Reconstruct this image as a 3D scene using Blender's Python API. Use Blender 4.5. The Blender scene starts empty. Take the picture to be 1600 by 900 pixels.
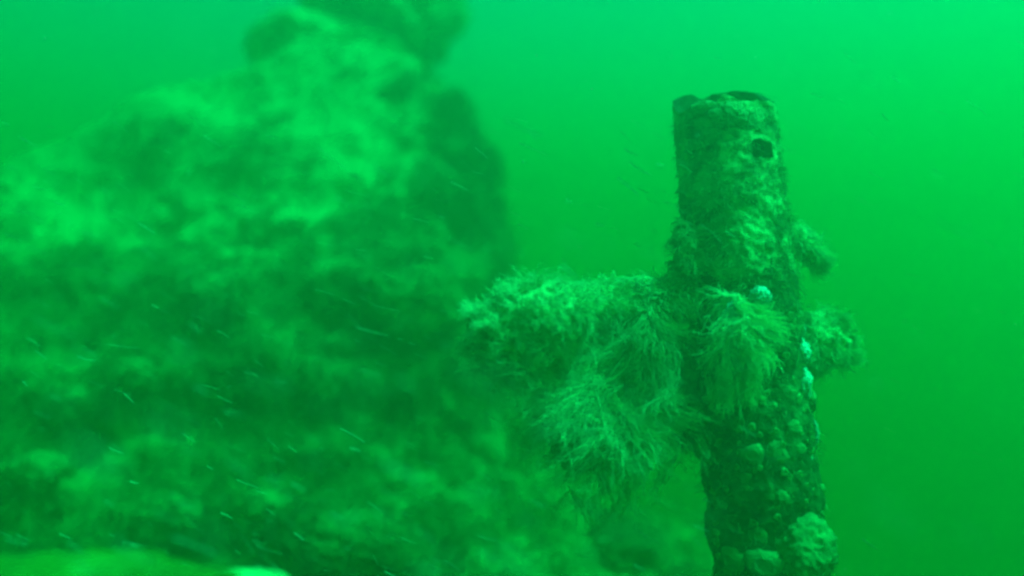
import bpy, bmesh, math, random
import numpy as np
from mathutils import Vector, Matrix

SC = bpy.context.scene
COL = SC.collection
R = math.radians

# ------------------------------------------------------------------ camera
cam_d = bpy.data.cameras.new('camera')
cam_d.lens = 28.0
cam_d.sensor_width = 36.0
cam_d.clip_start = 0.02
cam_d.clip_end = 500.0
cam_d.dof.use_dof = True
cam_d.dof.focus_distance = 1.78
cam_d.dof.aperture_fstop = 0.52
cam = bpy.data.objects.new('camera', cam_d)
COL.objects.link(cam)
cam.location = (0, 0, 0)
cam.rotation_euler = (R(90), 0, 0)
SC.camera = cam

# ------------------------------------------------------------------ daylight above the water
SUN_EL, SUN_AZ = R(62), R(107)          # azimuth measured from +Y (view direction) towards +X
w = bpy.data.worlds.new('World')
SC.world = w
w.use_nodes = True
wn = w.node_tree
bg = wn.nodes['Background']
sky = wn.nodes.new('ShaderNodeTexSky')
sky.sky_type = 'NISHITA'
sky.sun_disc = False
sky.sun_elevation = SUN_EL
sky.sun_rotation = SUN_AZ
wn.links.new(sky.outputs[0], bg.inputs[0])
bg.inputs[1].default_value = 0.075
sun_d = bpy.data.lights.new('sun', 'SUN')
sun_d.energy = 4.0
sun_d.angle = R(14)                    # spread by the ruffled surface
sun_d.color = (1.0, 0.96, 0.88)
sun = bpy.data.objects.new('sun', sun_d)
COL.objects.link(sun)
to_sun = Vector((math.sin(SUN_AZ) * math.cos(SUN_EL), math.cos(SUN_AZ) * math.cos(SUN_EL), math.sin(SUN_EL)))
sun.rotation_euler = to_sun.to_track_quat('Z', 'Y').to_euler()

SC.view_settings.view_transform = 'Standard'
SC.view_settings.look = 'None'
SC.view_settings.gamma = 1.0
SC.view_settings.use_curve_mapping = False
SC.view_settings.exposure = 2.0
cy = SC.cycles
cy.max_bounces = 7
cy.diffuse_bounces = 2
cy.volume_bounces = 3
cy.transparent_max_bounces = 8
cy.use_denoising = True
cy.filter_width = 2.8
cy.caustics_reflective = False
cy.caustics_refractive = False

# ------------------------------------------------------------------ helpers
rng = np.random.default_rng(7)
FPX = 28.0 / 36.0 * 1600.0

def at(px, py, y):
    """a point that the photograph shows at (px, py), standing y metres in front of the diver"""
    return np.array(((px - 800.0) / FPX * y, y, (450.0 - py) / FPX * y))

def _hash(i, j, k):
    n = (i * 374761393 + j * 668265263 + k * 2147483647) & 0xffffffff
    n = ((n ^ (n >> 13)) * 1274126177) & 0xffffffff
    return ((n ^ (n >> 16)) & 0xffffff) / float(0xffffff)

def vnoise(p):
    p = np.asarray(p, float)
    i = np.floor(p).astype(np.int64)
    f = p - i
    f = f * f * f * (f * (f * 6 - 15) + 10)
    out = 0
    for dx in (0, 1):
        for dy in (0, 1):
            for dz in (0, 1):
                wgt = (f[:, 0] if dx else 1 - f[:, 0]) * (f[:, 1] if dy else 1 - f[:, 1]) * (f[:, 2] if dz else 1 - f[:, 2])
                out = out + wgt * _hash(i[:, 0] + dx, i[:, 1] + dy, i[:, 2] + dz)
    return out * 2 - 1

def fbm(p, octv=4, gain=0.5):
    p = np.asarray(p, float)
    a, s, t = 1.0, 0, 0
    for o in range(octv):
        s = s + a * vnoise(p * 2.03 ** o + 17.3 * o)
        t += a
        a *= gain
    return s / t

def ridged(p, octv=3):
    s, a, t = 0, 1.0, 0
    for o in range(octv):
        s = s + a * (1 - 2 * np.abs(vnoise(p * 2.1 ** o + 31.7 * o)))
        t += a
        a *= 0.5
    return s / t

def link(o, parent=None):
    COL.objects.link(o)
    if parent is not None:
        o.parent = parent
    return o

def mesh_obj(name, verts, faces, mat, parent=None, smooth=True, shade=None):
    me = bpy.data.meshes.new(name)
    me.from_pydata([tuple(v) for v in np.asarray(verts).tolist()], [], faces if isinstance(faces, list) else faces.tolist())
    if smooth:
        me.polygons.foreach_set('use_smooth', np.ones(len(me.polygons), bool))
    if shade is not None:
        at_ = me.attributes.new('tone', 'FLOAT', 'POINT')
        at_.data.foreach_set('value', np.asarray(shade, np.float32))
    me.materials.append(mat)
    me.update()
    return link(bpy.data.objects.new(name, me), parent)

def empty(name, loc, label, cat, group=None):
    o = bpy.data.objects.new(name, None)
    o.empty_display_size = 0.05
    o.location = tuple(loc)
    link(o)
    return tag(o, label, cat, group)

def tag(o, label=None, cat=None, group=None, kind=None):
    if label: o['label'] = label
    if cat: o['category'] = cat
    if group: o['group'] = group
    if kind: o['kind'] = kind
    return o

_ico = {}
def ico(level):
    if level not in _ico:
        bm = bmesh.new()
        bmesh.ops.create_icosphere(bm, subdivisions=level, radius=1.0)
        v = np.array([x.co[:] for x in bm.verts])
        f = [[q.index for q in x.verts] for x in bm.faces]
        bm.free()
        _ico[level] = (v, f)
    return _ico[level]

def vnormals(v, f):
    fa = np.asarray(f)
    n = np.zeros_like(v)
    fn = np.cross(v[fa[:, 1]] - v[fa[:, 0]], v[fa[:, 2]] - v[fa[:, 0]])
    for k in range(fa.shape[1]):
        np.add.at(n, fa[:, k], fn)
    return n / (np.linalg.norm(n, axis=1, keepdims=True) + 1e-12)

def rot(ax, ang):
    return np.array(Matrix.Rotation(ang, 3, ax))

def lump(radii, rotm, seed, amp=(0.25, 0.10, 0.035), freq=(1.3, 4.0, 11.0), level=5, power=1.0):
    """an uneven body about the origin: verts, faces, normals"""
    v, f = ico(level)
    d = v.copy()
    if power != 1.0:
        d = np.sign(d) * np.abs(d) ** power
    p = d * np.asarray(radii)
    r = float(np.mean(radii))
    q = p / r + seed * 9.13
    disp = amp[0] * fbm(q * freq[0], 3) + amp[1] * ridged(q * freq[1], 3) + amp[2] * fbm(q * freq[2], 3)
    p = p * (1 + disp)[:, None]
    p = p @ np.asarray(rotm).T
    return p, f, vnormals(p, f)

def strands(roots, dirs, length, rad, seg=3, droop=0.0, curl=0.0, curl_f=8.0, tip=0.35, lean=None):
    """slender tapering filaments: arrays of verts, quads and a tone for each vertex"""
    n = len(roots)
    length = np.broadcast_to(np.asarray(length, float), (n,))
    rad = np.broadcast_to(np.asarray(rad, float), (n,))
    d = dirs / (np.linalg.norm(dirs, axis=1, keepdims=True) + 1e-9)
    p = roots.copy()
    pts, ds = [p.copy()], [d.copy()]
    for s in range(seg):
        step = length / seg
        k = np.stack([vnoise(p * curl_f + 3.1), vnoise(p * curl_f + 40.7), vnoise(p * curl_f + 91.2)], 1) * curl
        k = k + rng.normal(0, 1, (n, 3)) * curl * 0.35
        d = d + k
        d[:, 2] -= droop
        if lean is not None:
            d = d + np.asarray(lean)
        d = d / (np.linalg.norm(d, axis=1, keepdims=True) + 1e-9)
        p = p + d * step[:, None]
        pts.append(p.copy()); ds.append(d.copy())
    V = np.zeros((n, seg + 1, 3, 3))
    tone = rng.uniform(0, 1, n)
    for s in range(seg + 1):
        dd = ds[s]
        a = np.cross(dd, np.array((0.31, 0.52, 0.79)))
        a /= np.linalg.norm(a, axis=1, keepdims=True) + 1e-9
        b = np.cross(dd, a)
        rr = rad * (1 - (1 - tip) * s / seg)
        for c in range(3):
            t = c * 2 * math.pi / 3
            V[:, s, c] = pts[s] + (a * math.cos(t) + b * math.sin(t)) * rr[:, None]
    base = (np.arange(n) * (seg + 1) * 3)[:, None, None]
    s_ = np.arange(seg)[None, :, None] * 3
    c_ = np.arange(3)[None, None, :]
    c2 = (c_ + 1) % 3
    F = np.stack([base + s_ + c_, base + s_ + c2, base + s_ + 3 + c2, base + s_ + 3 + c_], -1).reshape(-1, 4)
    T = np.repeat(tone, (seg + 1) * 3)
    return V.reshape(-1, 3), F, T

def bushy(roots, dirs, length, rad, seg=5, droop=0.1, curl=0.3, curl_f=16.0, kids=4, klen=0.3, lean=None):
    """branching hydroid stems: main strands with fine side branches"""
    n = len(roots)
    length = np.broadcast_to(np.asarray(length, float), (n,))
    rad = np.broadcast_to(np.asarray(rad, float), (n,))
    v, f, t = strands(roots, dirs, length, rad, seg, droop, curl, curl_f, lean=lean)
    P = v.reshape(n, seg + 1, 3, 3).mean(2)
    tone = t.reshape(n, -1)[:, 0]
    V, F, T, off = [v], [f], [t], len(v)
    for k in range(kids):
        s = rng.integers(1, seg, n)
        u = rng.uniform(0, 1, (n, 1))
        i = np.arange(n)
        r0 = P[i, s] * (1 - u) + P[i, s + 1] * u
        ax = P[i, s + 1] - P[i, s]
        ax /= np.linalg.norm(ax, axis=1, keepdims=True) + 1e-9
        d = ax + rng.normal(0, 0.65, (n, 3))
        vv, ff, _ = strands(r0, d, length * klen * rng.uniform(0.5, 1.2, n), rad * 0.6, 2, droop, curl, curl_f, lean=lean)
        V.append(vv); F.append(ff + off); off += len(vv)
        T.append(np.repeat(np.clip(tone + 0.12, 0, 1), 9))
    return np.concatenate(V), np.concatenate(F), np.concatenate(T)

# ------------------------------------------------------------------ materials
def new_mat(name):
    m = bpy.data.materials.new(name)
    m.use_nodes = True
    nt = m.node_tree
    b = nt.nodes['Principled BSDF']
    b.inputs['Roughness'].default_value = 0.85
    b.inputs['Specular IOR Level'].default_value = 0.15
    return m, nt, b

def crust_mat(name, stops, scale=6.0, fine=30.0, bump=0.5, seed=0.0, blue=0.5):
    """patchy encrusted surface: two noises steer a ramp of real growth and rock colours"""
    m, nt, b = new_mat(name)
    N, L = nt.nodes, nt.links
    tc = N.new('ShaderNodeTexCoord')
    n1 = N.new('ShaderNodeTexNoise'); n1.inputs['Scale'].default_value = scale; n1.inputs['Detail'].default_value = 5
    n1.noise_dimensions = '4D'; n1.inputs['W'].default_value = seed
    n2 = N.new('ShaderNodeTexNoise'); n2.inputs['Scale'].default_value = fine; n2.inputs['Detail'].default_value = 4
    L.new(tc.outputs['Object'], n1.inputs['Vector']); L.new(tc.outputs['Object'], n2.inputs['Vector'])
    mx = N.new('ShaderNodeMath'); mx.operation = 'MULTIPLY_ADD'; mx.inputs[1].default_value = 0.45; 
    sub = N.new('ShaderNodeMath'); sub.operation = 'SUBTRACT'; sub.inputs[1].default_value = 0.5
    L.new(n2.outputs[0], sub.inputs[0]); L.new(sub.outputs[0], mx.inputs[0]); L.new(n1.outputs[0], mx.inputs[2])
    rp = N.new('ShaderNodeValToRGB')
    el = rp.color_ramp.elements
    while len(el) < len(stops): el.new(0.5)
    for e, (pos, c) in zip(el, stops):
        e.position = pos; e.color = (c[0], c[1], c[2] * blue, 1)
    L.new(mx.outputs[0], rp.inputs[0]); L.new(rp.outputs[0], b.inputs['Base Color'])
    bp = N.new('ShaderNodeBump'); bp.inputs['Strength'].default_value = bump; bp.inputs['Distance'].default_value = 0.01
    L.new(n2.outputs[0], bp.inputs['Height']); L.new(bp.outputs[0], b.inputs['Normal'])
    return m

def strand_mat(name, dark, pale, trans=0.25, blue=0.6):
    """filaments, each with a tone of its own, letting some light through"""
    m, nt, b = new_mat(name)
    N, L = nt.nodes, nt.links
    a = N.new('ShaderNodeAttribute'); a.attribute_name = 'tone'
    mix = N.new('ShaderNodeMix'); mix.data_type = 'RGBA'
    mix.inputs[6].default_value = (dark[0], dark[1], dark[2] * blue, 1); mix.inputs[7].default_value = (pale[0], pale[1], pale[2] * blue, 1)
    L.new(a.outputs['Fac'], mix.inputs[0]); L.new(mix.outputs[2], b.inputs['Base Color'])
    tr = N.new('ShaderNodeBsdfTranslucent'); L.new(mix.outputs[2], tr.inputs[0])
    ms = N.new('ShaderNodeMixShader'); ms.inputs[0].default_value = trans
    L.new(b.outputs[0], ms.inputs[1]); L.new(tr.outputs[0], ms.inputs[2])
    L.new(ms.outputs[0], N['Material Output'].inputs[0])
    return m

ROCK = [crust_mat('encrusted_rock_%d' % i,
                  [(0.30, (0.05, 0.048, 0.03)), (0.45, (0.16, 0.155, 0.10)), (0.58, (0.32, 0.31, 0.22)), (0.72, (0.48, 0.47, 0.36))],
                  scale=s, fine=f, bump=0.7, seed=i * 3.7) for i, (s, f) in enumerate(((5, 28), (7, 36), (4, 22)))]
PALEROCK = crust_mat('pale_rock', [(0.25, (0.22, 0.215, 0.16)), (0.45, (0.30, 0.295, 0.22)), (0.65, (0.36, 0.35, 0.27))], scale=5, fine=26, bump=0.5)
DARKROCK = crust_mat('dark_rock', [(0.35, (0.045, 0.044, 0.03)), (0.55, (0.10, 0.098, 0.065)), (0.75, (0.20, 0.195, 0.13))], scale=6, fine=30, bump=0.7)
RUST = crust_mat('rusted_steel', [(0.32, (0.03, 0.026, 0.018)), (0.44, (0.14, 0.135, 0.09)), (0.56, (0.32, 0.31, 0.22)), (0.70, (0.52, 0.51, 0.4))], scale=11, fine=48, bump=0.8)
LOWROCK = crust_mat('dull_rock', [(0.30, (0.06, 0.06, 0.04)), (0.47, (0.14, 0.137, 0.09)), (0.62, (0.22, 0.215, 0.15)), (0.78, (0.33, 0.32, 0.24))], scale=4, fine=22, bump=0.6)
CORE = crust_mat('pale_growth', [(0.3, (0.24, 0.235, 0.17)), (0.55, (0.40, 0.39, 0.3)), (0.75, (0.52, 0.51, 0.4))], scale=22, fine=80, bump=0.6)
DARKCRUST = crust_mat('dark_crust', [(0.34, (0.016, 0.016, 0.012)), (0.5, (0.045, 0.044, 0.03)), (0.64, (0.13, 0.125, 0.085)), (0.8, (0.26, 0.25, 0.18))], scale=13, fine=55, bump=0.8)
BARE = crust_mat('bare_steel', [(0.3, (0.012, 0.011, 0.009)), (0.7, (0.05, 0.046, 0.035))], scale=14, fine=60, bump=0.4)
SPONGE = crust_mat('pale_sponge', [(0.3, (0.22, 0.215, 0.17)), (0.5, (0.46, 0.45, 0.38)), (0.72, (0.66, 0.65, 0.57))], scale=22, fine=90, bump=0.4, blue=1.0)
DULLSP = crust_mat('dull_sponge', [(0.3, (0.10, 0.10, 0.07)), (0.55, (0.20, 0.195, 0.15)), (0.75, (0.32, 0.31, 0.24))], scale=22, fine=80, bump=0.5)
YELLOW = crust_mat('yellow_sponge', [(0.3, (0.09, 0.08, 0.015)), (0.55, (0.15, 0.13, 0.02)), (0.75, (0.2, 0.18, 0.03))], scale=9, fine=40, bump=0.5)
FLESH = crust_mat('anemone_flesh', [(0.3, (0.10, 0.10, 0.07)), (0.6, (0.22, 0.215, 0.16)), (0.8, (0.34, 0.335, 0.26))], scale=26, fine=100, bump=0.25)
MUD = crust_mat('silt_bed', [(0.3, (0.03, 0.03, 0.02)), (0.6, (0.07, 0.068, 0.05))], scale=0.8, fine=7, bump=0.5)
TURF = strand_mat('turf', (0.17, 0.17, 0.09), (0.54, 0.53, 0.34), 0.35)
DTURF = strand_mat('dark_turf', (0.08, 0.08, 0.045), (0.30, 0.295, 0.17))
PALEFIL = strand_mat('pale_filaments', (0.55, 0.54, 0.4), (0.9, 0.88, 0.7), 0.5, 0.7)
WHITEFIL = strand_mat('white_filaments', (0.74, 0.73, 0.58), (0.93, 0.92, 0.76), 0.6, 0.7)
MIDFIL = strand_mat('mid_filaments', (0.22, 0.215, 0.13), (0.62, 0.6, 0.45), 0.4)
SNOW = strand_mat('drifting_detritus', (0.45, 0.44, 0.37), (0.85, 0.84, 0.76), 0.5, 0.8)

# ------------------------------------------------------------------ water and bed
BED = -2.6
def water():
    v = [(x, y, z) for z in (BED - 1.0, 2.4) for x, y in ((-70, -60), (70, -60), (70, 90), (-70, 90))]
    f = [(3, 2, 1, 0), (4, 5, 6, 7), (0, 1, 5, 4), (1, 2, 6, 5), (2, 3, 7, 6), (3, 0, 4, 7)]
    m = bpy.data.materials.new('green_water')
    m.use_nodes = True
    nt = m.node_tree
    nt.nodes.remove(nt.nodes['Principled BSDF'])
    pv = nt.nodes.new('ShaderNodeVolumePrincipled')
    D = 2.0
    pv.inputs['Density'].default_value = D
    ss = (0.05, 0.172, 0.096)       # scattering per metre
    sa = (1.45, 0.075, 0.32)        # absorption per metre
    c = [s / D for s in ss]
    a = [(1 - t / (D * (1 - k))) ** 2 for t, k in zip(sa, c)]
    pv.inputs['Color'].default_value = (*c, 1)
    pv.inputs['Absorption Color'].default_value = (*a, 1)
    pv.inputs['Anisotropy'].default_value = 0.78
    nt.links.new(pv.outputs[0], nt.nodes['Material Output'].inputs['Volume'])
    o = mesh_obj('water', v, f, m, smooth=False)
    tag(o, 'murky bright green water filling the whole view', 'water', kind='structure')
water()

def seabed():
    n = 120
    g = np.linspace(-1, 1, n)
    g = np.sign(g) * np.abs(g) ** 2.2 * 62
    X, Y = np.meshgrid(g, g + 6)
    p = np.stack([X.ravel(), Y.ravel(), np.zeros(n * n)], 1)
    p[:, 2] = BED + 0.16 * fbm(p * 0.5, 4) + 0.04 * fbm(p * 2.2, 3)
    i = np.arange(n * n).reshape(n, n)
    f = np.stack([i[:-1, :-1], i[:-1, 1:], i[1:, 1:], i[1:, :-1]], -1).reshape(-1, 4)
    o = mesh_obj('seabed', p, f, MUD)
    tag(o, 'dim silty seabed far below the growth', 'seabed', kind='structure')
seabed()

# ------------------------------------------------------------------ the mound of boulders
def turf_on(parent, p, f, nrm, n, length, rad, mat, droop=0.25, name='turf', up=-0.35, curl=0.35, seg=2, lean=None):
    fa = np.asarray(f)
    c = p[fa].mean(1)
    fn = np.cross(p[fa[:, 1]] - p[fa[:, 0]], p[fa[:, 2]] - p[fa[:, 0]])
    area = np.linalg.norm(fn, axis=1)
    fn = fn / (area[:, None] + 1e-12)
    wgt = area * np.clip(fn[:, 2] - up, 0.05, 1) * np.clip(0.6 - fn[:, 1], 0.02, 1.5)
    wgt *= np.clip(0.5 + 1.6 * fbm((c + np.array(parent.location)) * 7.0, 3), 0.05, 2)
    idx = rng.choice(len(fa), n, p=wgt / wgt.sum())
    u = rng.dirichlet((1, 1, 1), n)
    roots = (p[fa[idx]] * u[:, :, None]).sum(1) - fn[idx] * 0.002
    dirs = fn[idx] + rng.normal(0, 0.45, (n, 3))
    ln = length * rng.uniform(0.45, 1.25, n)
    v, q, t = strands(roots, dirs, ln, rad * rng.uniform(0.7, 1.3, n), seg, droop, curl, 14.0, lean=lean)
    o = mesh_obj(name, v, q, mat, parent, shade=t)
    o['kind'] = 'stuff'
    return o

def boulder(px, py, y, rx, rz, ry, tilt, label, mat, turf=1400, tl=0.035, seed=1.0, amp=(0.30, 0.09, 0.05), tmat=None, power=1.0, name='encrusted_boulder', level=6, yaw=0.0):
    c = at(px, py, y)
    k = y / FPX
    rm = rot('Y', -R(tilt)) @ rot('Z', R(yaw))
    p, f, n = lump((rx * k, ry, rz * k), rm, seed, amp, level=level, power=power)
    o = empty(name, c, label, 'boulder', 'boulders on the mound')
    mesh_obj('stone', p, f, mat, o)
    if turf:
        turf_on(o, p, f, n, turf, tl, 0.0016, tmat or TURF)
    return o

DENTS = [  # hollows: px, py, radius in px, depth in metres
    (190, 315, 85, 0.20), (350, 150, 50, 0.12), (690, 240, 85, 0.16), (560, 525, 60, 0.20), (385, 635, 60, 0.2), (120, 690, 50, 0.12),
    (300, 850, 70, 0.16), (130, 545, 50, 0.14), (660, 700, 90, 0.2), (215, 770, 50, 0.1), (480, 760, 70, 0.15), (560, 330, 50, 0.1), (730, 330, 60, 0.14), (60, 450, 60, 0.12)]
SWELLS = [(100, 240, 70, 0.06), (240, 190, 70, 0.06), (420, 230, 90, 0.07), (20, 320, 60, 0.06), (330, 455, 60, 0.08), (220, 590, 60, 0.09), (60, 620, 70, 0.09), (640, 440, 60, 0.08), (500, 600, 60, 0.08),
          (270, 800, 80, 0.08), (60, 760, 80, 0.08), (520, 440, 50, 0.06), (560, 830, 80, 0.08)]
def mound():
    ridge = np.array([(-400, 350), (0, 268), (130, 205), (255, 140), (330, 125), (400, 96), (460, 70), (560, 66), (640, 92), (700, 160), (745, 240), (772, 330), (785, 430), (830, 610), (900, 730), (1040, 815), (1150, 870), (1500, 1050)], float)
    yc, y0, zf = 3.8, 2.5, -1.14
    rx = (ridge[:, 0] - 800) / FPX * yc; rz = (450 - ridge[:, 1]) / FPX * yc
    nx, ny = 420, 330
    X, Y = np.meshgrid(np.linspace(-4.1, 1.8, nx), np.linspace(2.05, 5.6, ny))
    x, y = X.ravel(), Y.ravel()
    wob = 0.05 * fbm(np.stack([x * 2.0, y * 2.0, x * 0 + 3.3], 1), 3)
    H = np.interp(x + wob, rx, rz)
    t = np.clip((yc - y) / (yc - y0), 0, 2)
    front = H * (1 - t) + zf * t
    back = H - 0.9 * np.clip(y - yc, 0, 9) ** 1.3
    z = np.where(y < yc, front, back)
    p = np.stack([x, y, z], 1)
    i = np.arange(nx * ny).reshape(ny, nx)
    f = np.stack([i[:-1, :-1], i[:-1, 1:], i[1:, 1:], i[1:, :-1]], -1).reshape(-1, 4)
    n = vnormals(p, f)
    u = p[:, 0] / p[:, 1] * FPX + 800; v = 450 - p[:, 2] / p[:, 1] * FPX
    up = np.clip((480 - 0.15 * u - v) / 160, 0, 1)                     # the upper slope is smoother
    d = (0.095 - 0.05 * up) * fbm(p * 2.1 + 4.4, 3) + (0.055 - 0.035 * up) * ridged(p * 4.8 + 1.2, 3) + (0.024 - 0.014 * up) * fbm(p * 15, 3)
    p = p + n * d[:, None]
    fr = np.clip((yc + 0.1 - p[:, 1]) / 0.25, 0, 1)
    for cx, cy_, r, dep in DENTS:
        g = np.exp(-(((u - cx) / (r * 1.25)) ** 2 + ((v - cy_) / (r * 0.8)) ** 2) ** 1.5) * fr
        p += np.array((0.1, 0.9, -0.35)) * ((0.5 - 0.05 * up) * dep * g)[:, None]
    for cx, cy_, r, dep in SWELLS:
        g = np.exp(-(((u - cx) / (r * 1.2)) ** 2 + ((v - cy_) / (r * 0.7)) ** 2) ** 1.3) * fr
        p += np.array((0.0, -0.85, 0.5)) * (0.85 * dep * g)[:, None]
    n = vnormals(p, f)
    p = p + n * (0.024 * (1 - up) * ridged(p * 9 + 7, 2) + 0.014 * fbm(p * 24, 3))[:, None]
    p[:, 2] = np.maximum(p[:, 2], BED - 0.05)
    o = empty('reef_mound', (0, 0, 0), 'big craggy rock mound furred with turf, filling the left half of the view', 'rock mound')
    rf = mesh_obj('rock_face', p, f, LOWROCK, o)  # darker base rock dims the lower face by colour
    rf.data.materials.append(DARKROCK); rf.data.materials.append(PALEROCK)
    c = p[f].mean(1)
    fu = c[:, 0] / c[:, 1] * FPX + 800; fv = 450 - c[:, 2] / c[:, 1] * FPX
    nz = fbm(c * 3.5 + 1.7, 4)
    nf = fbm(c * 17.0, 3)
    shoulder_shade = 0.55 * nf + np.exp(-(((fu - 715) / 95) ** 2 + ((fv - 270) / 140) ** 2)) + 1.1 * nz       # shade on the shoulder, painted in as a dark patch
    top_light = np.clip((480 - 0.15 * fu - fv) / 160, -1, 1.2) + 0.7 * nz              # light from above, painted paler into the upper slope
    rf.data.polygons.foreach_set('material_index', np.where(shoulder_shade > 0.55, 1, np.where(top_light > 0.4, 2, 0)).astype(np.int32))
    tri = np.concatenate([f[:, (0, 1, 2)], f[:, (0, 2, 3)]])
    u = p[:, 0] / p[:, 1] * FPX + 800
    keep = (p[tri].mean(1)[:, 1] < 4.1) & (p[tri].mean(1)[:, 2] > -1.5) & (np.abs(u[tri[:, 0]] - 500) < 700)
    tri = tri[keep]
    tc = p[tri].mean(1)
    tu = tc[:, 0] / tc[:, 1] * FPX + 800; tv = 450 - tc[:, 2] / tc[:, 1] * FPX
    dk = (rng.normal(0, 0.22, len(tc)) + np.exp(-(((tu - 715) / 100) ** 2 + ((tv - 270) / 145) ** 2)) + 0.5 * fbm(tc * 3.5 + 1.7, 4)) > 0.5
    thin = (np.clip((480 - 0.15 * tu - tv) / 160, -1, 1.2) + 0.7 * fbm(tc * 3.5 + 1.7, 4) > 0.4) & (rng.uniform(0, 1, len(tc)) < 0.85)
    turf_on(o, p, tri[~dk & ~thin], n, 32000, 0.075, 0.0022, TURF, curl=0.4, up=-0.9, lean=(0.25, -0.05, -0.1))
    turf_on(o, p, tri[dk], n, 8000, 0.08, 0.002, DTURF, curl=0.4, up=-0.9, name='shade_turf', lean=(0.3, -0.05, -0.15))  # darker strands carry the shoulder's painted shade
    return p, n
MP, MN = mound()
_mu = MP[:, 0] / MP[:, 1] * FPX + 800; _mv = 450 - MP[:, 2] / MP[:, 1] * FPX
def mound_y(px, py):
    """how far out the mound's face lies at that spot"""
    k = (np.abs(_mu - px) < 9) & (np.abs(_mv - py) < 9)
    if not k.any():
        k = np.hypot(_mu - px, _mv - py).argsort()[:6]
        return float(MP[k, 1].mean())
    return float(MP[k, 1].min())

BOULDERS = [
    # px, py, dist, rx, rz, depth, tilt, label, mat, kwargs
    (605, 8, 4.4, 125, 72, 0.4, -14, 'faint hazy boulder crowning the mound at the top of the picture', PALEROCK, dict(turf=1500, tl=0.06, amp=(0.4, 0.12, 0.06))),
    (530, 106, 4.3, 122, 60, 0.4, -10, 'pale smooth slab-like boulder with a bright curved upper rim', PALEROCK, dict(turf=900, tl=0.04, amp=(0.28, 0.06, 0.03), power=0.85)),
    (650, 470, None, 75, 60, 0.2, -30, 'shaggy boulder jutting from the mound beside the fluffy lobe', ROCK[1], dict(turf=1200, tl=0.05)),
    (560, 850, None, 120, 60, 0.2, -18, 'dark rough boulder at the foot of the mound', DARKROCK, dict(turf=900, tmat=DTURF)),
    (985, 905, 3.1, 85, 105, 0.25, 0, 'dark rounded boulder half hidden behind the foot of the pipe', DARKROCK, dict(turf=800, tmat=DTURF)),
]
for i, (px, py, y, rx, rz, ry, tl_, lab, mat, kw) in enumerate(BOULDERS):
    boulder(px, py, y or mound_y(px, py) + 0.03, rx, rz, ry, tl_, lab, mat, seed=1.37 * i + 2.1, **kw)

# ------------------------------------------------------------------ the standing pipe
TOP = at(1130, 172, 1.90)
LOW = at(1203, 900, 1.80)
AX = (TOP - LOW) / np.linalg.norm(TOP - LOW)
LEN_ = (BED - 0.1 - TOP[2]) / (-AX[2])
FOOT = TOP - AX * LEN_
RAD = 0.112
SIDE = np.cross(AX, np.array((0, 1.0, 0))); SIDE /= np.linalg.norm(SIDE)     # to the left or right in view
if SIDE[0] < 0: SIDE = -SIDE
FRONT = np.cross(SIDE, AX)
if FRONT[1] > 0: FRONT = -FRONT                                              # towards the diver

def pipe_r(th, s):
    """outer radius with the crust on it; th is the angle from FRONT towards SIDE, s metres below the top"""
    q = np.stack([np.cos(th) * 1.1, np.sin(th) * 1.1, s * 9.0], 1)
    grow = 0.004 + 0.010 * np.clip(s / 0.5, 0, 1) + 0.006 * np.clip((s - 0.5) / 0.4, 0, 1)
    return RAD + grow * (0.7 + 0.75 * fbm(q * 1.6 + 5, 3)) + 0.005 * ridged(q * 3.4 + 2, 3) + 0.003 * fbm(q * 11, 2)

def pipe_point(th, s, off=0.0):
    th = np.atleast_1d(np.asarray(th, float)); s = np.atleast_1d(np.asarray(s, float))
    r = pipe_r(th, s) + off
    return TOP - AX * s[:, None] + FRONT * (np.cos(th) * r)[:, None] + SIDE * (np.sin(th) * r)[:, None]

def on_pipe(px, py):
    """angle and distance down the pipe of the spot seen at (px, py)"""
    best = None
    th = np.linspace(-1.75, 1.75, 141); ss = np.linspace(0, 1.35, 271)
    A, S = np.meshgrid(th, ss)
    P = pipe_point(A.ravel(), S.ravel())
    u = P[:, 0] / P[:, 1] * FPX + 800; v = 450 - P[:, 2] / P[:, 1] * FPX
    d = (u - px) ** 2 + (v - py) ** 2 + 4000 * np.clip(np.abs(A.ravel()) - 1.45, 0, 1)
    k = int(np.argmin(d))
    return A.ravel()[k], S.ravel()[k]

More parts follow.
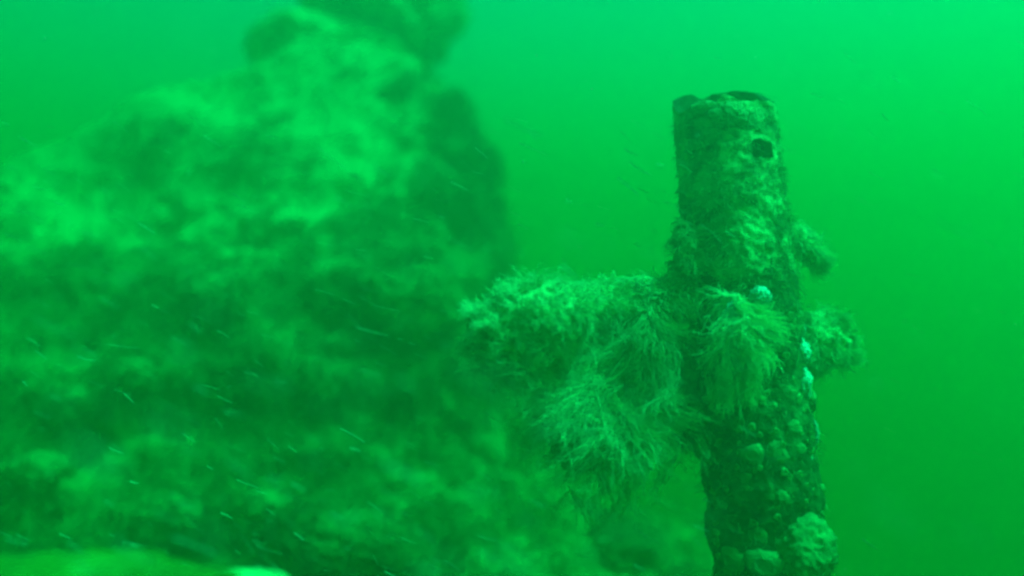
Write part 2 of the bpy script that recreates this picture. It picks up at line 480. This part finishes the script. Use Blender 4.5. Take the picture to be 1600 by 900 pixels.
pipe = empty('steel_pipe', FOOT, 'upright rusted steel pipe with a broken open top, thick with growth', 'pipe')
def build_pipe():
    nt_, ns = 168, 330
    th = np.linspace(-math.pi, math.pi, nt_, endpoint=False)
    # torn rim: the far wall stands higher than the near one, notched at the near middle
    a = np.abs(th)
    back = np.clip((a - 1.5) / 0.7, 0, 1); back = back * back * (3 - 2 * back)
    q = np.stack([np.cos(th) * 2.2, np.sin(th) * 2.2, th * 0], 1)
    rim = np.interp(a, [0, 1.2, 1.5, 2.0, 2.6, 3.15], [0.020, 0.014, -0.012, -0.050, -0.074, -0.074])
    rim += 0.009 * fbm(q * 2 + 3, 3) * (1 - back) + 0.004 * fbm(q * 1.3 + 8, 2) * back
    rim -= 0.022 * np.exp(-((th + 0.2) / 0.2) ** 2)            # a tongue of near wall still reaching up
    rim += 0.012 * np.exp(-((th + 2.9) / 0.2) ** 2)            # a bite out of the far wall
    LEN0 = 1.35
    body_s = np.concatenate([np.linspace(0, 1, 250) ** 1.0 * LEN0, np.linspace(LEN0 + 0.03, LEN_, 24)])
    ns = len(body_s)
    A = np.tile(th, ns)
    S = np.concatenate([np.maximum(rim + 0.0, 0 * th - 1) + (LEN_ - rim) * (s / LEN_) for s in body_s])
    P = pipe_point(A, np.clip(S, -0.13, None))
    # inner wall
    ins = np.linspace(0, 0.75, 40)
    A2 = np.tile(th, len(ins)); S2 = np.concatenate([rim + s for s in ins])
    r2 = RAD - 0.012 + 0.003 * fbm(np.stack([np.cos(A2) * 4, np.sin(A2) * 4, S2 * 30], 1), 2)
    P2 = TOP - AX * S2[:, None] + FRONT * (np.cos(A2) * r2)[:, None] + SIDE * (np.sin(A2) * r2)[:, None]
    hth, hs = on_pipe(1191, 229)
    def hole(t, s):
        return (abs((t - hth) * RAD) / 0.026) ** 8 + (abs(s - hs) / 0.021) ** 8 < 1
    def grid(n_s, off, flip, SS):
        F = []
        for i in range(n_s - 1):
            for j in range(nt_):
                j2 = (j + 1) % nt_
                tm = th[j] + math.pi / nt_
                sm = SS[i * nt_ + j]
                if sm < hs + 0.05 and hole(tm, sm):
                    continue
                q_ = (i * nt_ + j + off, i * nt_ + j2 + off, (i + 1) * nt_ + j2 + off, (i + 1) * nt_ + j + off)
                F.append(q_[::-1] if flip else q_)
        return F
    F = grid(ns, 0, False, S)
    fs = np.array([S[q_[0]] for q_ in F]); ft = np.array([A[q_[0]] for q_ in F])
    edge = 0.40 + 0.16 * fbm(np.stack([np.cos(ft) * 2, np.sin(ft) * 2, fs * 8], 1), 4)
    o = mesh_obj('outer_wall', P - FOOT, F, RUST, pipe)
    o.data.materials.append(DARKCRUST)                # the crust is darker lower down, with a ragged border
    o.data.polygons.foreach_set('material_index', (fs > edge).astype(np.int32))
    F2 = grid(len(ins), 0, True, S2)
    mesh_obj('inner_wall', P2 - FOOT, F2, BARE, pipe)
    # the torn lip that joins both walls
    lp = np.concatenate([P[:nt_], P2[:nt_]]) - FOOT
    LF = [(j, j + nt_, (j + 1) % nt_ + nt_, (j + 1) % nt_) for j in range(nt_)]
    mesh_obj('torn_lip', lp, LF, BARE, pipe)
build_pipe()

# stub arm that carries the drooping growth
ARM0 = at(1090, 462, 1.84); ARM1 = at(790, 488, 1.76)
def build_arm():
    n, m = 60, 40
    d = ARM1 - ARM0; L_ = np.linalg.norm(d); d /= L_
    a = np.cross(d, (0, 0, 1.0)); a /= np.linalg.norm(a); b = np.cross(a, d)
    P, F = [], []
    for i in range(n):
        t = i / (n - 1)
        for j in range(m):
            th = 2 * math.pi * j / m
            r = 0.046 * (1 if t < 0.97 else 0.55)
            P.append(ARM0 + d * L_ * t + (a * math.cos(th) + b * math.sin(th)) * r)
    P = np.array(P)
    ax_ = ARM0 + d * ((P - ARM0) @ d)[:, None]
    P = P + (P - ax_) * (0.25 * fbm(P * 14, 3) + 0.16 * ridged(P * 34, 2))[:, None]
    for i in range(n - 1):
        for j in range(m):
            F.append((i * m + j, i * m + (j + 1) % m, (i + 1) * m + (j + 1) % m, (i + 1) * m + j))
    F.append(tuple(range((n - 1) * m, n * m)))
    mesh_obj('side_arm', P - FOOT, F, RUST, pipe)
build_arm()

# turf hanging on the pipe: nobody could count it
def pipe_turf():
    n = 14000
    s = rng.uniform(0.03, 1.25, n) ** 1.15; th = rng.uniform(-1.9, 1.9, n)
    dens = np.clip(0.55 + 1.5 * fbm(np.stack([np.cos(th) * 1.4, np.sin(th) * 1.4, s * 9], 1), 3), 0.03, 1) * np.clip(s / 0.2, 0.25, 1) * np.clip(1 - (s - 0.5) / 0.3, 0.22, 1)
    k = rng.uniform(0, 1, n) < dens
    hth, hs = on_pipe(1191, 229)
    k &= ~((np.abs(th - hth) * RAD < 0.036) & (s > hs - 0.045) & (s < hs + 0.025))     # nothing hangs over the square hole
    s, th = s[k], th[k]
    p = pipe_point(th, s, -0.003)
    d = FRONT * np.cos(th)[:, None] + SIDE * np.sin(th)[:, None] + rng.normal(0, 0.5, (len(s), 3))
    ln = 0.011 + 0.021 * rng.uniform(0, 1, len(s)) ** 2 * np.clip(s / 0.35, 0.5, 1.2)
    v, f, t = strands(p, d, ln, 0.0011, 3, 0.45, 0.45, 22.0)
    o = mesh_obj('hydroid_turf', v, f, MIDFIL, shade=t)
    tag(o, 'short fuzzy hydroid turf clothing the upright pipe', 'hydroid turf', kind='stuff')
    # the arm's own coat, denser and paler on top
    n = 3800
    t_ = rng.uniform(0.05, 1, n); th = rng.uniform(0, 2 * math.pi, n)
    d0 = ARM1 - ARM0; L_ = np.linalg.norm(d0); d0 /= L_
    a = np.cross(d0, (0, 0, 1.0)); a /= np.linalg.norm(a); b = np.cross(a, d0)
    dr = a * np.cos(th)[:, None] + b * np.sin(th)[:, None]
    p = ARM0 + d0 * (L_ * t_)[:, None] + dr * 0.043
    v, f, t = strands(p, dr + rng.normal(0, 0.5, (n, 3)), 0.03 * rng.uniform(0.5, 1.4, n), 0.0012, 3, 0.3, 0.5, 22.0)
    o = mesh_obj('arm_turf', v, f, PALEFIL, shade=t)
    tag(o, "pale fuzzy turf along the pipe's stub arm", 'hydroid turf', kind='stuff')
pipe_turf()

# ------------------------------------------------------------------ drooping clumps of hydroids
def clump(cpos, radii, label, n, ln, rad, mat, core, seed, droop=0.35, curl=0.4, curl_f=11.0, rotm=None, bias=(0, 0, 0), seg=5, spread=0.35,
          name='hydroid_clump', amp=(0.28, 0.14, 0.05), group='drooping hydroid clumps on the pipe', core_scale=1.0, lean=None):
    rm = np.eye(3) if rotm is None else rotm
    p, f, nr = lump(np.asarray(radii) * core_scale, rm, seed, amp, level=5)
    o = empty(name, cpos, label, 'hydroids', group)
    mesh_obj('core', p, f, core, o)
    fa = np.asarray(f)
    nb = max(8, n // 18)                                  # fronds stand in small bunches
    bi = rng.integers(0, len(fa), nb * 3)
    bn = np.cross(p[fa[bi, 1]] - p[fa[bi, 0]], p[fa[bi, 2]] - p[fa[bi, 0]])
    bn /= np.linalg.norm(bn, axis=1, keepdims=True) + 1e-12
    ok = np.nonzero(bn[:, 1] < 0.55)[0][:nb]
    bi, bn = bi[ok], bn[ok]
    bd = bn + rng.normal(0, spread, bn.shape) + np.asarray(bias)
    bl = rng.uniform(0.55, 1.35, len(bi))
    pick = rng.integers(0, len(bi), n)
    roots = p[fa[bi[pick]]].mean(1) - bn[pick] * 0.005 + rng.normal(0, 0.0045, (n, 3))
    d = bd[pick] + rng.normal(0, 0.28, (n, 3))
    ln = ln * bl[pick]
    v, q, t = bushy(roots, d, ln * rng.uniform(0.6, 1.2, len(roots)), rad * rng.uniform(0.7, 1.4, len(roots)), seg, droop, curl, curl_f, kids=3, lean=lean)
    fr = mesh_obj('fronds', v, q, mat, o, shade=t)
    fr['kind'] = 'stuff'
    return o

# the fluffy lobe at the end of the arm
clump(at(822, 512, 1.70), (0.124, 0.085, 0.082), 'big fluffy pale lobe of growth at the far end of the stub arm', 6000, 0.036, 0.0012, PALEFIL, CORE, 3.3,
      droop=0.12, curl=0.5, curl_f=26, rotm=rot('Y', R(-14)), amp=(0.3, 0.16, 0.08))
# the fan of long filaments under the arm
def fan():
    c = at(962, 606, 1.74)
    o = empty('hydroid_fan', c, 'wide fan of long pale filaments spreading down under the stub arm', 'hydroids', 'drooping hydroid clumps on the pipe')
    p, f, nr = lump((0.105, 0.075, 0.135), rot('Y', R(18)), 8.8, (0.3, 0.14, 0.05), level=5)
    p += np.array((-0.02, 0.075, -0.035))
    mesh_obj('core', p * 1.1, f, CORE, o)
    V, F, T, off = [], [], [], 0
    for nb, cx, cz, a0, a1, l0, l1, ml in ((64, 0.0, 0.0, -180, -58, 0.10, 0.22, 1), (44, 0.03, -0.02, -125, -40, 0.08, 0.17, 1), (30, 0.035, 0.10, -130, -60, 0.06, 0.13, 1),
                                       (44, -0.05, 0.0, -195, -120, 0.08, 0.18, 1), (210, -0.02, -0.04, -180, -40, 0.05, 0.10, 1)):
        for b_ in range(nb):
            n = int(rng.integers(5, 12))
            ang = np.radians(rng.uniform(a0, a1) + rng.normal(0, 7, n))
            sp = 0.075 if l1 < 0.11 else 0.03
            c0 = np.array((cx + rng.normal(0, sp), rng.normal(0.01, 0.03), cz + rng.normal(0, sp)))
            roots = c0 + rng.normal(0, 0.005, (n, 3))
            d = np.stack([np.cos(ang), rng.uniform(-0.85, 0.2) + rng.normal(0, 0.12, n), np.sin(ang)], 1)
            v, q, t = bushy(roots, d, 1.08 * rng.uniform(l0, l1) * rng.uniform(0.75, 1.1, n), rng.uniform(0.0008, 0.0015, n), 6, 0.05, 0.30, 15.0, kids=5, klen=0.28)
            tone = np.clip(t * 0.6 + rng.uniform(-0.1, 0.6), 0, 1)
            V.append(v); F.append(q + off); T.append(tone); off += len(v)
    fr = mesh_obj('fronds', np.concatenate(V), np.concatenate(F), PALEFIL, o, shade=np.concatenate(T))
    fr['kind'] = 'stuff'
fan()

def tassel(px, py, w_px, h_px, label, mat, n=900, y_off=0.02, core=CORE, rad=0.0017, lean=None, push=None):
    """a drooping tassel that hangs from its upper end on the pipe"""
    th, s = on_pipe(px, py)
    c = pipe_point(th, s, y_off)[0] if push is None else push
    k = c[1] / FPX
    W, H = w_px * k, h_px * k
    o = empty('hydroid_tassel', c, label, 'hydroids', 'drooping hydroid clumps on the pipe')
    p, f, nr = lump((W * 0.24, W * 0.19, H * 0.33), np.eye(3), px * 0.01, (0.2, 0.12, 0.05), level=4)
    p[:, 2] -= H * 0.38
    mesh_obj('core', p, f, core, o)
    nb = n // 14
    pick = rng.integers(0, nb, n)
    t_ = rng.uniform(0, 1, nb)[pick]
    ang = rng.uniform(0, 2 * math.pi, nb)[pick] + rng.normal(0, 0.16, n)
    rr = 0.18 * W * (0.4 + t_)
    roots = np.stack([np.cos(ang) * rr, np.sin(ang) * rr * 0.8 - 0.004, -H * 0.75 * t_ ** 1.3], 1) + rng.normal(0, 0.003, (n, 3))
    crest = np.where(t_ < 0.16, 0.5, 0.0)                  # the topmost bunches stand up before they droop
    d = np.stack([np.cos(ang) * 0.65, np.sin(ang) * 0.65, crest - 0.45 - 1.0 * rng.uniform(0, 1, nb)[pick]], 1) + rng.normal(0, 0.1, (n, 3))
    ln = H * rng.uniform(0.25, 0.5, nb)[pick] * rng.uniform(0.8, 1.1, n) * (1.05 - 0.35 * t_)
    v, q, t = bushy(roots, d, ln, rad * rng.uniform(0.5, 1.2, n), 6, 0.16, 0.36, 20.0, kids=4, klen=0.3, lean=lean)
    fr = mesh_obj('fronds', v, q, mat, o, shade=t)
    fr['kind'] = 'stuff'
    return o
tassel(1152, 464, 108, 185, 'bright tassel of pale filaments hanging on the middle of the pipe', WHITEFIL, n=950, y_off=0.05, rad=0.0021, core=SPONGE)
tassel(1020, 470, 92, 190, 'dim tassel hanging in the corner between stub arm and pipe', MIDFIL, n=600, push=at(1015, 480, 1.74))
clump(at(1262, 388, 1.92), (0.026, 0.03, 0.062), "small dark drooping clump on the pipe's outer side below the square hole", 1000, 0.030, 0.0013, PALEFIL, CORE, 5.1,
      droop=0.3, rotm=rot('Y', R(-34)), curl_f=24)
clump(at(1072, 392, 1.80), (0.028, 0.03, 0.05), 'shaggy clump on the pipe just above the root of the stub arm', 900, 0.035, 0.0013, TURF, DULLSP, 7.7,
      droop=0.3, curl_f=24)
clump(at(1062, 610, 1.84), (0.055, 0.05, 0.135), 'dark shaggy growth filling the corner between filament fan and pipe', 2000, 0.035, 0.0013, DTURF, DARKCRUST, 9.2,
      droop=0.25, curl_f=20)
clump(at(1285, 532, 1.93), (0.066, 0.05, 0.062), "soft pale clump jutting from the pipe's outer side beside the white sponges", 1700, 0.036, 0.0012, PALEFIL, CORE, 6.4,
      droop=0.22, rotm=rot('Y', R(25)), curl_f=24)

# ------------------------------------------------------------------ sponges, closed anemones and other cushions on the pipe
def frame_at(th):
    nrm = FRONT * math.cos(th) + SIDE * math.sin(th)
    x = np.cross(AX, nrm); x /= np.linalg.norm(x)
    z = np.cross(nrm, x)
    return np.stack([x, z, nrm], 1)     # columns: across, along the pipe, outwards

def sponge(px, py, rx, rz, label, mat=SPONGE, seed=0.0, thick=0.7, name='sponge', group='sponges on the pipe', amp=(0.4, 0.3, 0.14), off=-0.004):
    th, s = on_pipe(px, py)
    c = pipe_point(th, s, off)[0]
    k = c[1] / FPX
    p, f, nr = lump((rx * k, rz * k, thick * min(rx, rz) * k), frame_at(th), seed + px * 0.013, amp, level=5)
    o = mesh_obj(name, p, f, mat)
    o.location = c
    return tag(o, label, 'sponge', group)

sponge(1181, 464, 14, 14, 'small bright white sponge at the top of the pale tassel', seed=1, thick=0.9, off=0.035)
sponge(1249, 519, 11, 20, "white sponge on the pipe's edge, upper of the bright pair", seed=2, thick=0.9)
sponge(1254, 551, 13, 17, "white sponge on the pipe's edge, lower of the bright pair", seed=3, thick=0.9)
sponge(1258, 597, 15, 24, "ragged pale sponge on the pipe's edge under the white pair", mat=SPONGE, seed=4, amp=(0.35, 0.25, 0.1))
sponge(1272, 625, 11, 15, 'small ragged pale sponge just under the larger ragged one', mat=DULLSP, seed=5)
sponge(1276, 675, 7, 17, "thin pale sponge sliver on the pipe's edge", mat=SPONGE, seed=6)
sponge(1268, 712, 6, 11, "tiny pale sponge sliver lowest on the pipe's edge", mat=SPONGE, seed=7)
sponge(1262, 862, 46, 48, 'large round sponge on the pipe at the bottom border', mat=DULLSP, seed=8, thick=0.8, amp=(0.3, 0.16, 0.09))
sponge(1095, 172, 26, 12, 'crust of pale sponge under the torn rim', mat=DULLSP, seed=9, thick=0.4)
sponge(1140, 180, 24, 20, 'pale crust in the middle of the pipe under the torn rim', mat=DULLSP, seed=10, thick=0.35)
sponge(1176, 190, 20, 22, 'pale crust above the square hole', mat=DULLSP, seed=11, thick=0.35)
sponge(1082, 232, 16, 14, 'small pale crust on the upper pipe opposite the square hole', mat=DULLSP, seed=12, thick=0.45)
sponge(1070, 690, 15, 17, 'dim round sponge beside the lower end of the filament fan', mat=DULLSP, seed=13, off=0.01)

def closed_anemone(px, py, r_px, label, tall=0.38, mat=FLESH):
    th, s = on_pipe(px, py)
    c = pipe_point(th, s, -0.004)[0]
    k = c[1] / FPX
    r = r_px * k
    fm = frame_at(th)
    o = empty('closed_anemone', c, label, 'anemone', 'closed anemones on the pipe')
    m = 32
    prof = [(1.05, 0.0), (1.02, 0.2), (1.0, 0.42), (0.93, 0.66), (0.8, 0.86), (0.66, 0.95), (0.62, 0.96)]
    rim_ = [(0.62, 0.96), (0.55, 1.10), (0.45, 1.12), (0.38, 0.98), (0.34, 0.8)]
    throat = [(0.34, 0.8), (0.24, 0.62), (0.1, 0.55), (0.02, 0.54)]
    def lathe(pr, nm, mt):
        P, F = [], []
        for (a, h) in pr:
            for j in range(m):
                t = 2 * math.pi * j / m
                wob = 1 + 0.10 * math.sin(2 * t + py) + 0.10 * math.sin(3 * t + px) + 0.06 * math.sin(7 * t + py) + 0.05 * math.sin(11 * t + px * 2)
                P.append(fm @ np.array((a * r * wob * math.cos(t), a * r * wob * math.sin(t), h * r * tall * (1 + 0.1 * math.sin(2 * t + px)))))
        for i in range(len(pr) - 1):
            for j in range(m):
                F.append((i * m + j, i * m + (j + 1) % m, (i + 1) * m + (j + 1) % m, (i + 1) * m + j))
        F.append(tuple(range((len(pr) - 1) * m, len(pr) * m)))
        mesh_obj(nm, np.array(P), F, mt, o)
    lathe(prof, 'column', mat)
    lathe(rim_, 'mouth_ring', DULLSP if mat is FLESH else mat)
    lathe(throat, 'mouth', LOWROCK)
    return o
for px, py, r, lab, *m_ in (
        (1174, 711, 17, 'round closed anemone, left of the side-by-side pair below the tassel'),
        (1216, 708, 18, 'round closed anemone, right of the side-by-side pair below the tassel'),
        (1242, 668, 13, 'closed anemone just above the side-by-side pair'),
        (1252, 700, 11, 'small closed anemone between the pair and the sponge slivers'),
        (1163, 746, 11, 'small pale closed anemone under the side-by-side pair'),
        (1128, 783, 13, 'brightest closed anemone, almost white, low on the pipe', SPONGE),
        (1158, 782, 14, 'dim closed anemone beside the almost white one'),
        (1142, 820, 9, 'tiny closed anemone below the almost white one'),
        (1186, 838, 14, 'ring-shaped closed anemone above the bottom cushions'),
        (1243, 832, 12, 'dim closed anemone on top of the large round sponge'),
        (1144, 878, 22, 'oval closed anemone low on the pipe, leftmost of the bottom three'),
        (1194, 882, 26, 'wide closed anemone low on the pipe, in the middle of the bottom three'),
        (1140, 706, 6, 'very small closed anemone beside the side-by-side pair'),
        (1205, 383, 10, 'small closed anemone high on the pipe below the square hole'),
        (1206, 640, 10, 'small closed anemone right under the bright tassel'),
        (1150, 668, 9, 'faint closed anemone left under the bright tassel'),
        (1222, 775, 11, 'closed anemone by itself on the dark stretch of the lower pipe'),
        (1232, 745, 8, 'tiny closed anemone under the right one of the side-by-side pair'),
        (1075, 520, 15, 'dim closed anemone between the fan and the bright tassel')):
    closed_anemone(px, py, r, lab, mat=m_[0] if m_ else FLESH)

def barnacle_crust():
    V, F, T, off = [], [], [], 0
    for _ in range(210):
        th = rng.uniform(-1.5, 1.5); sd = rng.uniform(0.42, 1.2)
        c = pipe_point(th, sd, -0.002)[0]; fm = frame_at(th); r = rng.uniform(0.004, 0.011); m = 8
        ph = rng.uniform(0, 6.28); tone = rng.uniform(0, 1)
        for a, h in ((1.0, 0.0), (0.75, 0.55), (0.5, 0.75), (0.38, 0.35)):
            for j in range(m):
                t = 2 * math.pi * j / m
                q = a * r * (1 + 0.22 * math.sin(3 * t + ph) + rng.normal(0, 0.06))
                V.append(c + fm @ np.array((q * math.cos(t), q * math.sin(t), h * r * (1 + rng.normal(0, 0.12)))))
                T.append(tone)
        for i in range(3):
            for j in range(m):
                F.append((off + i * m + j, off + i * m + (j + 1) % m, off + (i + 1) * m + (j + 1) % m, off + (i + 1) * m + j))
        F.append(tuple(range(off + 3 * m, off + 4 * m)))
        off += 4 * m
    o = mesh_obj('barnacle_crust', np.array(V), F, TURF, shade=T)
    tag(o, 'crust of tiny barnacles scattered over the lower pipe', 'barnacles', kind='stuff')
barnacle_crust()

# a loose tatter of dark plate by the pipe's upper edge
sponge(1216, 264, 4, 8, "tiny dark scrap on the pipe's edge under the square hole", mat=BARE, name='rust_scrap', group='scraps on the pipe')['category'] = 'scrap'

# ------------------------------------------------------------------ growth on the mound
def mound_clump(px, py, y, r_px, label, mat=MIDFIL, n=600, seed=1.0, ln=0.05):
    y = mound_y(px, py)
    c = at(px, py, y); k = y / FPX
    clump(c, (r_px * k, r_px * k * 0.7, r_px * k * 0.6), label, n, ln, 0.0016, mat, DULLSP, seed, droop=0.15, curl=0.3, name='hydroid_clump',
          group='hydroid clumps on the mound', seg=4)
for a in (
        (640, 400, 2.15, 40, 'spreading hydroid clump on the mound left of the fluffy lobe', TURF, 700, 2.2, 0.07),
        (330, 455, 2.0, 42, 'round pale clump in the middle of the mound', MIDFIL, 600, 3.1, 0.05),
        (215, 585, 1.72, 40, "pale clump above the mound's darkest hollow", MIDFIL, 600, 4.7, 0.045),
        (530, 545, 1.85, 34, 'small pale clump on the mound between two dark boulders', MIDFIL, 500, 5.3, 0.05),
        (120, 625, 1.6, 36, 'small clump near the left border halfway down', TURF, 500, 6.6, 0.045),
        (270, 800, 1.5, 50, 'low pale clump near the bottom of the mound', TURF, 700, 7.5, 0.045),
        (60, 735, 1.5, 45, 'pale flat clump on the light-topped boulder', MIDFIL, 600, 8.1, 0.035),
        (420, 790, 1.62, 42, 'dim clump right of the low pale one', TURF, 600, 9.3, 0.05)):
    mound_clump(*a)

# near the lens at the bottom border
def near_lump(px, py, y, rx, rz, ry, label, mat, name, cat, seed, turf=0):
    c = at(px, py, y); k = y / FPX
    p, f, n = lump((rx * k, ry, rz * k), np.eye(3), seed, (0.3, 0.2, 0.09), level=5)
    o = mesh_obj(name, p, f, mat)
    o.location = c
    return tag(o, label, cat)
near_lump(100, 942, 1.12, 240, 60, 0.09, 'yellowish sponge spread along the bottom left corner', YELLOW, 'yellow_sponge', 'sponge', 3.9)
near_lump(372, 918, 1.3, 74, 22, 0.05, 'pale cushion peeping over the bottom border beside the yellow sponge', CORE, 'pale_cushion', 'sponge', 6.2)

# post standing behind the crown of the mound
def back_post():
    c = at(682, 22, 4.3)
    n, m = 14, 24
    P, F = [], []
    for i in range(n):
        z = -0.25 + 0.62 * i / (n - 1)
        for j in range(m):
            t = 2 * math.pi * j / m
            P.append((0.062 * math.cos(t), 0.062 * math.sin(t), z))
    P = np.array(P)
    P[:, :2] *= (1 + 0.22 * fbm(P * 16 + 4, 3))[:, None]
    for i in range(n - 1):
        for j in range(m):
            F.append((i * m + j, i * m + (j + 1) % m, (i + 1) * m + (j + 1) % m, (i + 1) * m + j))
    F += [tuple(range(m))[::-1], tuple(range((n - 1) * m, n * m))]
    o = mesh_obj('broken_post', P, F, DARKROCK)
    o.location = c
    tag(o, 'short dark encrusted post rising out of the top of the mound', 'post')
back_post()

# ------------------------------------------------------------------ flecks of detritus adrift in the water
def snow():
    n = 620
    y = np.where(rng.uniform(0, 1, n) < 0.7, rng.uniform(1.4, 2.15, n), rng.uniform(0.6, 1.4, n))
    px = np.where(rng.uniform(0, 1, n) < 0.86, rng.uniform(0, 1100, n), rng.uniform(1100, 1600, n))
    py = np.where(px < 1100, 900 - 720 * rng.uniform(0, 1, n) ** 1.2, rng.uniform(40, 900, n))
    p = np.stack([(px - 800) / FPX * y, y, (450 - py) / FPX * y], 1)
    ang = np.radians(-27 + rng.normal(0, 6, n))
    d = np.stack([np.cos(ang), rng.normal(0, 0.3, n), np.sin(ang)], 1)
    ln = rng.uniform(0.012, 0.044, n) * np.where(rng.uniform(0, 1, n) < 0.15, 1.7, 1)
    v, q, t = strands(p, d, ln, 0.0004 + 0.0013 * rng.uniform(0, 1, n) ** 2.5, 4, 0.0, 0.10, 30.0, tip=0.6)
    n2 = 140
    y = rng.uniform(0.45, 1.7, n2)
    p = np.stack([(rng.uniform(0, 1600, n2) - 800) / FPX * y, y, (450 - rng.uniform(0, 900, n2)) / FPX * y], 1)
    v2, q2, t2 = strands(p, rng.normal(0, 1, (n2, 3)), rng.uniform(0.002, 0.005, n2), rng.uniform(0.0008, 0.0022, n2), 3, 0, 0.2, 30.0, tip=0.7)
    v, q, t = np.concatenate([v, v2]), np.concatenate([q, q2 + len(v)]), np.concatenate([t, t2])
    o = mesh_obj('marine_snow', v, q, SNOW, shade=t)
    tag(o, 'pale threads and flecks of detritus drifting through the water', 'marine snow', kind='stuff')
snow()
